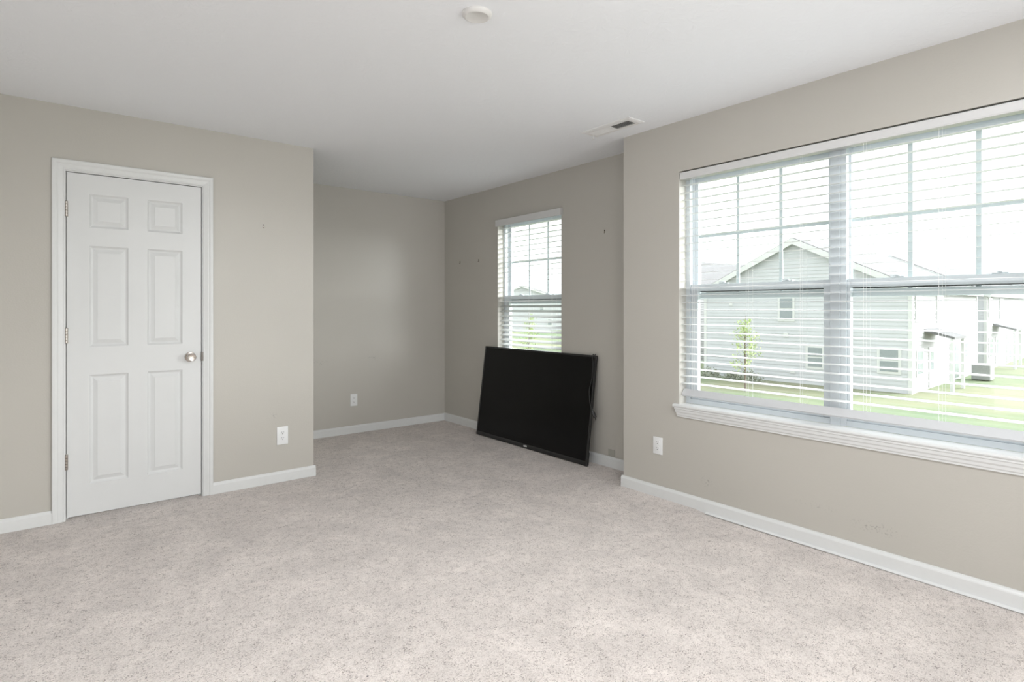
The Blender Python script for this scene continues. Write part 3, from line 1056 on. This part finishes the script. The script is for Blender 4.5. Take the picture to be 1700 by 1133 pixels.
def house(name, loc, rotz, label, W=11.3, D=14.4, HE=5.35, HP=8.16, windows=True, group='houses across the lawn'):
    """local: x = depth away from us, y = left along the front, z up from the ground. gable front at x = 0"""
    root = tag(empty(name, loc, (0, 0, rotz)), label, 'house', group)
    # front lap siding, course by course under the gable
    bm = bmesh.new()
    c = 0.20
    z = 0.0
    while z < HP - 0.05:
        za, zb = z, min(z + c, HP)

        def span(h):
            if h <= HE:
                return 0.0, W
            f = (h - HE) / (HP - HE)
            return W / 2 * f, W - W / 2 * f
        a0, a1 = span(za)
        b0, b1 = span(zb)
        v = [bm.verts.new(p) for p in ((-0.028, a0, za), (-0.028, a1, za), (0.0, b1, zb), (0.0, b0, zb), (0.0, a0, za), (0.0, a1, za))]
        bm.faces.new((v[0], v[1], v[2], v[3]))
        bm.faces.new((v[0], v[1], v[5], v[4]))
        z += c
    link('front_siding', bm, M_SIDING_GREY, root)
    bm = bmesh.new()
    z = 0.0
    while z < HE - 0.01:
        zb = min(z + c, HE)
        v = [bm.verts.new(p) for p in ((0.0, -0.028, z), (D, -0.028, z), (D, 0.0, zb), (0.0, 0.0, zb), (D, 0.0, z), (0.0, 0.0, z))]
        bm.faces.new((v[0], v[1], v[2], v[3]))
        bm.faces.new((v[0], v[1], v[4], v[5]))
        z += c
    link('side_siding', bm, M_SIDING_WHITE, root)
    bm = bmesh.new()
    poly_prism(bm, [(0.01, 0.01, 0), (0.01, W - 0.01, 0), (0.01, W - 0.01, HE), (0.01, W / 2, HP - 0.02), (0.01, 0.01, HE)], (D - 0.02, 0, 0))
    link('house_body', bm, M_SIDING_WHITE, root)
    # roof slabs with overhang
    bm = bmesh.new()
    s = (HP - HE) / (W / 2)
    o = 0.30
    for sg in (0, 1):
        ye = -o if sg == 0 else W + o
        ze = HE - o * s
        poly_prism(bm, [(-0.35, ye, ze), (-0.35, W / 2, HP), (-0.35, W / 2, HP + 0.16), (-0.35, ye, ze + 0.16)], (D + 0.6, 0, 0))
    link('roof', bm, M_ROOF, root)
    bm = bmesh.new()
    for sg in (0, 1):
        ye = -o if sg == 0 else W + o
        ze = HE - o * s
        poly_prism(bm, [(-0.40, ye, ze - 0.20), (-0.40, W / 2, HP - 0.22), (-0.40, W / 2, HP + 0.12), (-0.40, ye, ze + 0.12)], (0.06, 0, 0))
    poly_prism(bm, [(-0.35, -o - 0.04, HE - o * s - 0.12), (-0.35, -o - 0.04, HE - o * s + 0.10), (-0.35, -o, HE - o * s + 0.10), (-0.35, -o, HE - o * s - 0.12)], (D + 0.6, 0, 0))
    link('fascia', bm, M_EXT_TRIM, root)
    for it in ((-0.05, 0.10, -0.05, 0.13, 0, HE), (-0.05, 0.10, W - 0.13, W + 0.05, 0, HE), (D - 0.12, D + 0.03, -0.05, 0.10, 0, HE)):
        link('corner_board', boxes(it), M_EXT_TRIM, root)

    def front_window(y0, y1, z0, z1):
        f = link('house_window', boxes((-0.07, 0.0, y0, y1, z0, z1)), M_EXT_TRIM, root)
        t = 0.13
        zm = (z0 + z1) / 2
        link('window_pane', boxes((-0.085, -0.06, y0 + t, y1 - t, z0 + t, zm - 0.04), (-0.085, -0.06, y0 + t, y1 - t, zm + 0.04, z1 - t)), M_PANE, f)

    def side_window(x0, x1, z0, z1):
        f = link('house_window', boxes((x0, x1, -0.07, 0.0, z0, z1)), M_EXT_TRIM, root)
        t = 0.13
        zm = (z0 + z1) / 2
        link('window_pane', boxes((x0 + t, x1 - t, -0.085, -0.06, z0 + t, zm - 0.04), (x0 + t, x1 - t, -0.085, -0.06, zm + 0.04, z1 - t)), M_PANE, f)
    if windows:
        front_window(5.63, 6.59, 3.53, 4.98)
        front_window(4.02, 5.03, 0.90, 2.22)
        front_window(0.42, 1.49, 0.93, 2.30)
        side_window(0.55, 1.65, 3.60, 5.00)
        side_window(4.50, 5.80, 3.50, 5.00)
        side_window(0.70, 1.90, 0.80, 2.22)
        side_window(10.9, 12.0, 1.15, 2.40)
        # back stoop with a small sloped roof on posts, and its doors
        bm = bmesh.new()
        poly_prism(bm, [(2.2, 0.0, 3.05), (2.2, -1.3, 2.70), (2.2, -1.3, 2.82), (2.2, 0.0, 3.20)], (2.5, 0, 0))
        pr = link('porch_roof', bm, M_ROOF, root)
        link('porch_post', boxes((2.25, 2.40, -1.25, -1.10, 0, 2.72)), M_EXT_TRIM, root)
        link('porch_post', boxes((4.48, 4.63, -1.25, -1.10, 0, 2.72)), M_EXT_TRIM, root)
        dr = link('back_door', boxes((3.0, 4.0, -0.06, 0.0, 0.05, 2.20)), M_EXT_TRIM, root)
        link('door_glass', boxes((3.2, 3.8, -0.075, -0.055, 1.0, 2.0)), M_PANE, dr)
        dr = link('patio_door', boxes((7.4, 9.4, -0.06, 0.0, 0.05, 2.20)), M_EXT_TRIM, root)
        link('door_glass', boxes((7.5, 8.35, -0.075, -0.055, 0.15, 2.1), (8.45, 9.3, -0.075, -0.055, 0.15, 2.1)), M_PANE, dr)
        for (x, y, z, s_) in ((-0.07, 6.0, 2.62, 0.13), (-0.07, 5.62, 0.55, 0.13), (-0.07, 9.4, 4.45, 0.10)):
            link('wall_vent', boxes((x, 0.0, y, y + s_ * 2, z, z + s_ * 2)), M_EXT_TRIM, root)
    return root


bm = bmesh.new()
box(bm, 4.0, 420, -200, 420, G - 0.5, G)
structure(link('lawn', bm, M_LAWN), 'pale green and yellowish lawn below the windows', 'lawn')

rz = math.radians(2)
house('neighbour_house', (33.371, 9.693, G), rz, 'grey gabled two storey house with white side straight across the lawn')
house('neighbour_house', (50.3, 10.2, G), rz, 'grey house farther back, partly hidden by the nearer grey house', D=26.0)
house('neighbour_house', (40.6, 26.6, G), math.radians(-8), 'house whose pale roof shows behind the grey gable', W=9, D=16, HE=6.0, HP=8.4, windows=False)
house('neighbour_house', (78.0, 78.0, G), math.radians(40), 'distant house seen through the narrow alcove window', W=20, D=16, HP=8.6)

tree = tag(empty('young_tree', (27.9, 15.43, G)), 'slender young tree with yellow green leaves before the grey house', 'tree')
bm = bmesh.new()
tube(bm, [(0, 0, 0), (0.02, 0.01, 1.2), (-0.02, 0.0, 2.4), (0.02, 0.0, 3.9)], [0.05, 0.045, 0.03, 0.008], 7)
rnd = random.Random(3)
tips = []
for k in range(26):
    z = 0.95 + 2.6 * k / 26
    a = rnd.uniform(0, 2 * PI)
    ln = (0.95 - 0.75 * abs((z - 1.5) / 2.5)) * rnd.uniform(0.6, 1.0)
    p = (ln * math.cos(a), ln * math.sin(a), z + ln * 0.7)
    tips.append(((0, 0, z), p))
    tube(bm, [(0, 0, z), p], [0.012, 0.004], 4)
link('trunk', bm, M_BARK, tree)
bm = bmesh.new()


def leaf(bm, c, s, rnd):
    n = Vector((rnd.uniform(-1, 1), rnd.uniform(-1, 1), rnd.uniform(-1, 1))).normalized()
    u = n.orthogonal().normalized()
    w = n.cross(u)
    c = Vector(c)
    q = [bm.verts.new(c + u * s), bm.verts.new(c + w * s * 0.55 + n * s * 0.15), bm.verts.new(c - u * s), bm.verts.new(c - w * s * 0.55 + n * s * 0.15)]
    bm.faces.new(q)


for a, b in tips:
    for k in range(34):
        t = rnd.uniform(0.25, 1.1)
        p = Vector(a).lerp(Vector(b), t) + Vector((rnd.gauss(0, 0.10), rnd.gauss(0, 0.10), rnd.gauss(0, 0.12)))
        leaf(bm, p, rnd.uniform(0.04, 0.075), rnd)
link('foliage', bm, M_LEAF, tree)


# the same kind of tree again, low in the narrow window
twin = tree.copy()
COL.objects.link(twin)
twin.location = (28.6, 33.4, G)
twin.rotation_euler = (0, 0, 2.1)
twin['label'] = 'young tree standing low in the view through the narrow alcove window'
for part in list(tree.children):
    c = part.copy()
    c.parent = twin
    COL.objects.link(c)
for o in (tree, twin):
    o['group'] = 'young trees on the lawn'


def shrub(loc, r, label, seed):
    rn = random.Random(seed)
    bm = bmesh.new()
    for k in range(380):
        d = Vector((rn.gauss(0, 1), rn.gauss(0, 1), abs(rn.gauss(0, 1)))).normalized() * r * rn.uniform(0.35, 1.0)
        leaf(bm, (d.x, d.y, d.z * 0.9), rn.uniform(0.05, 0.10), rn)
    for k in range(6):
        a = rn.uniform(0, 2 * PI)
        tube(bm, [(0, 0, 0), (0.5 * r * math.cos(a), 0.5 * r * math.sin(a), r * 0.7)], [0.02, 0.006], 4)
    return tag(link('shrub', bm, M_SHRUB, loc=loc), label, 'shrub', 'shrubs at the foot of the grey house')


shrub((31.9, 20.0, G), 0.75, 'dark bare shrub farthest from the young tree', 11)
shrub((32.1, 18.6, G), 0.55, 'small dark shrub between its two neighbours left of the young tree', 12)
shrub((31.6, 17.2, G), 0.80, 'broad dark shrub just left of the young tree trunk', 13)

ac = tag(empty('air_conditioner', (43.1, 8.9, G)), 'grey outdoor air conditioning unit beside the white house side', 'air conditioner')
bm = bmesh.new()
box(bm, -0.45, 0.45, -0.45, 0.45, 0.05, 0.95, 0.04)
link('casing', bm, M_AC, ac)
bm = bmesh.new()
lathe(bm, [(0.38, 0.95), (0.38, 0.98), (0.30, 1.00), (0.05, 1.01)], (0, 0, 0), 'Z', 24)
link('fan_grille', bm, M_DUCT, ac)
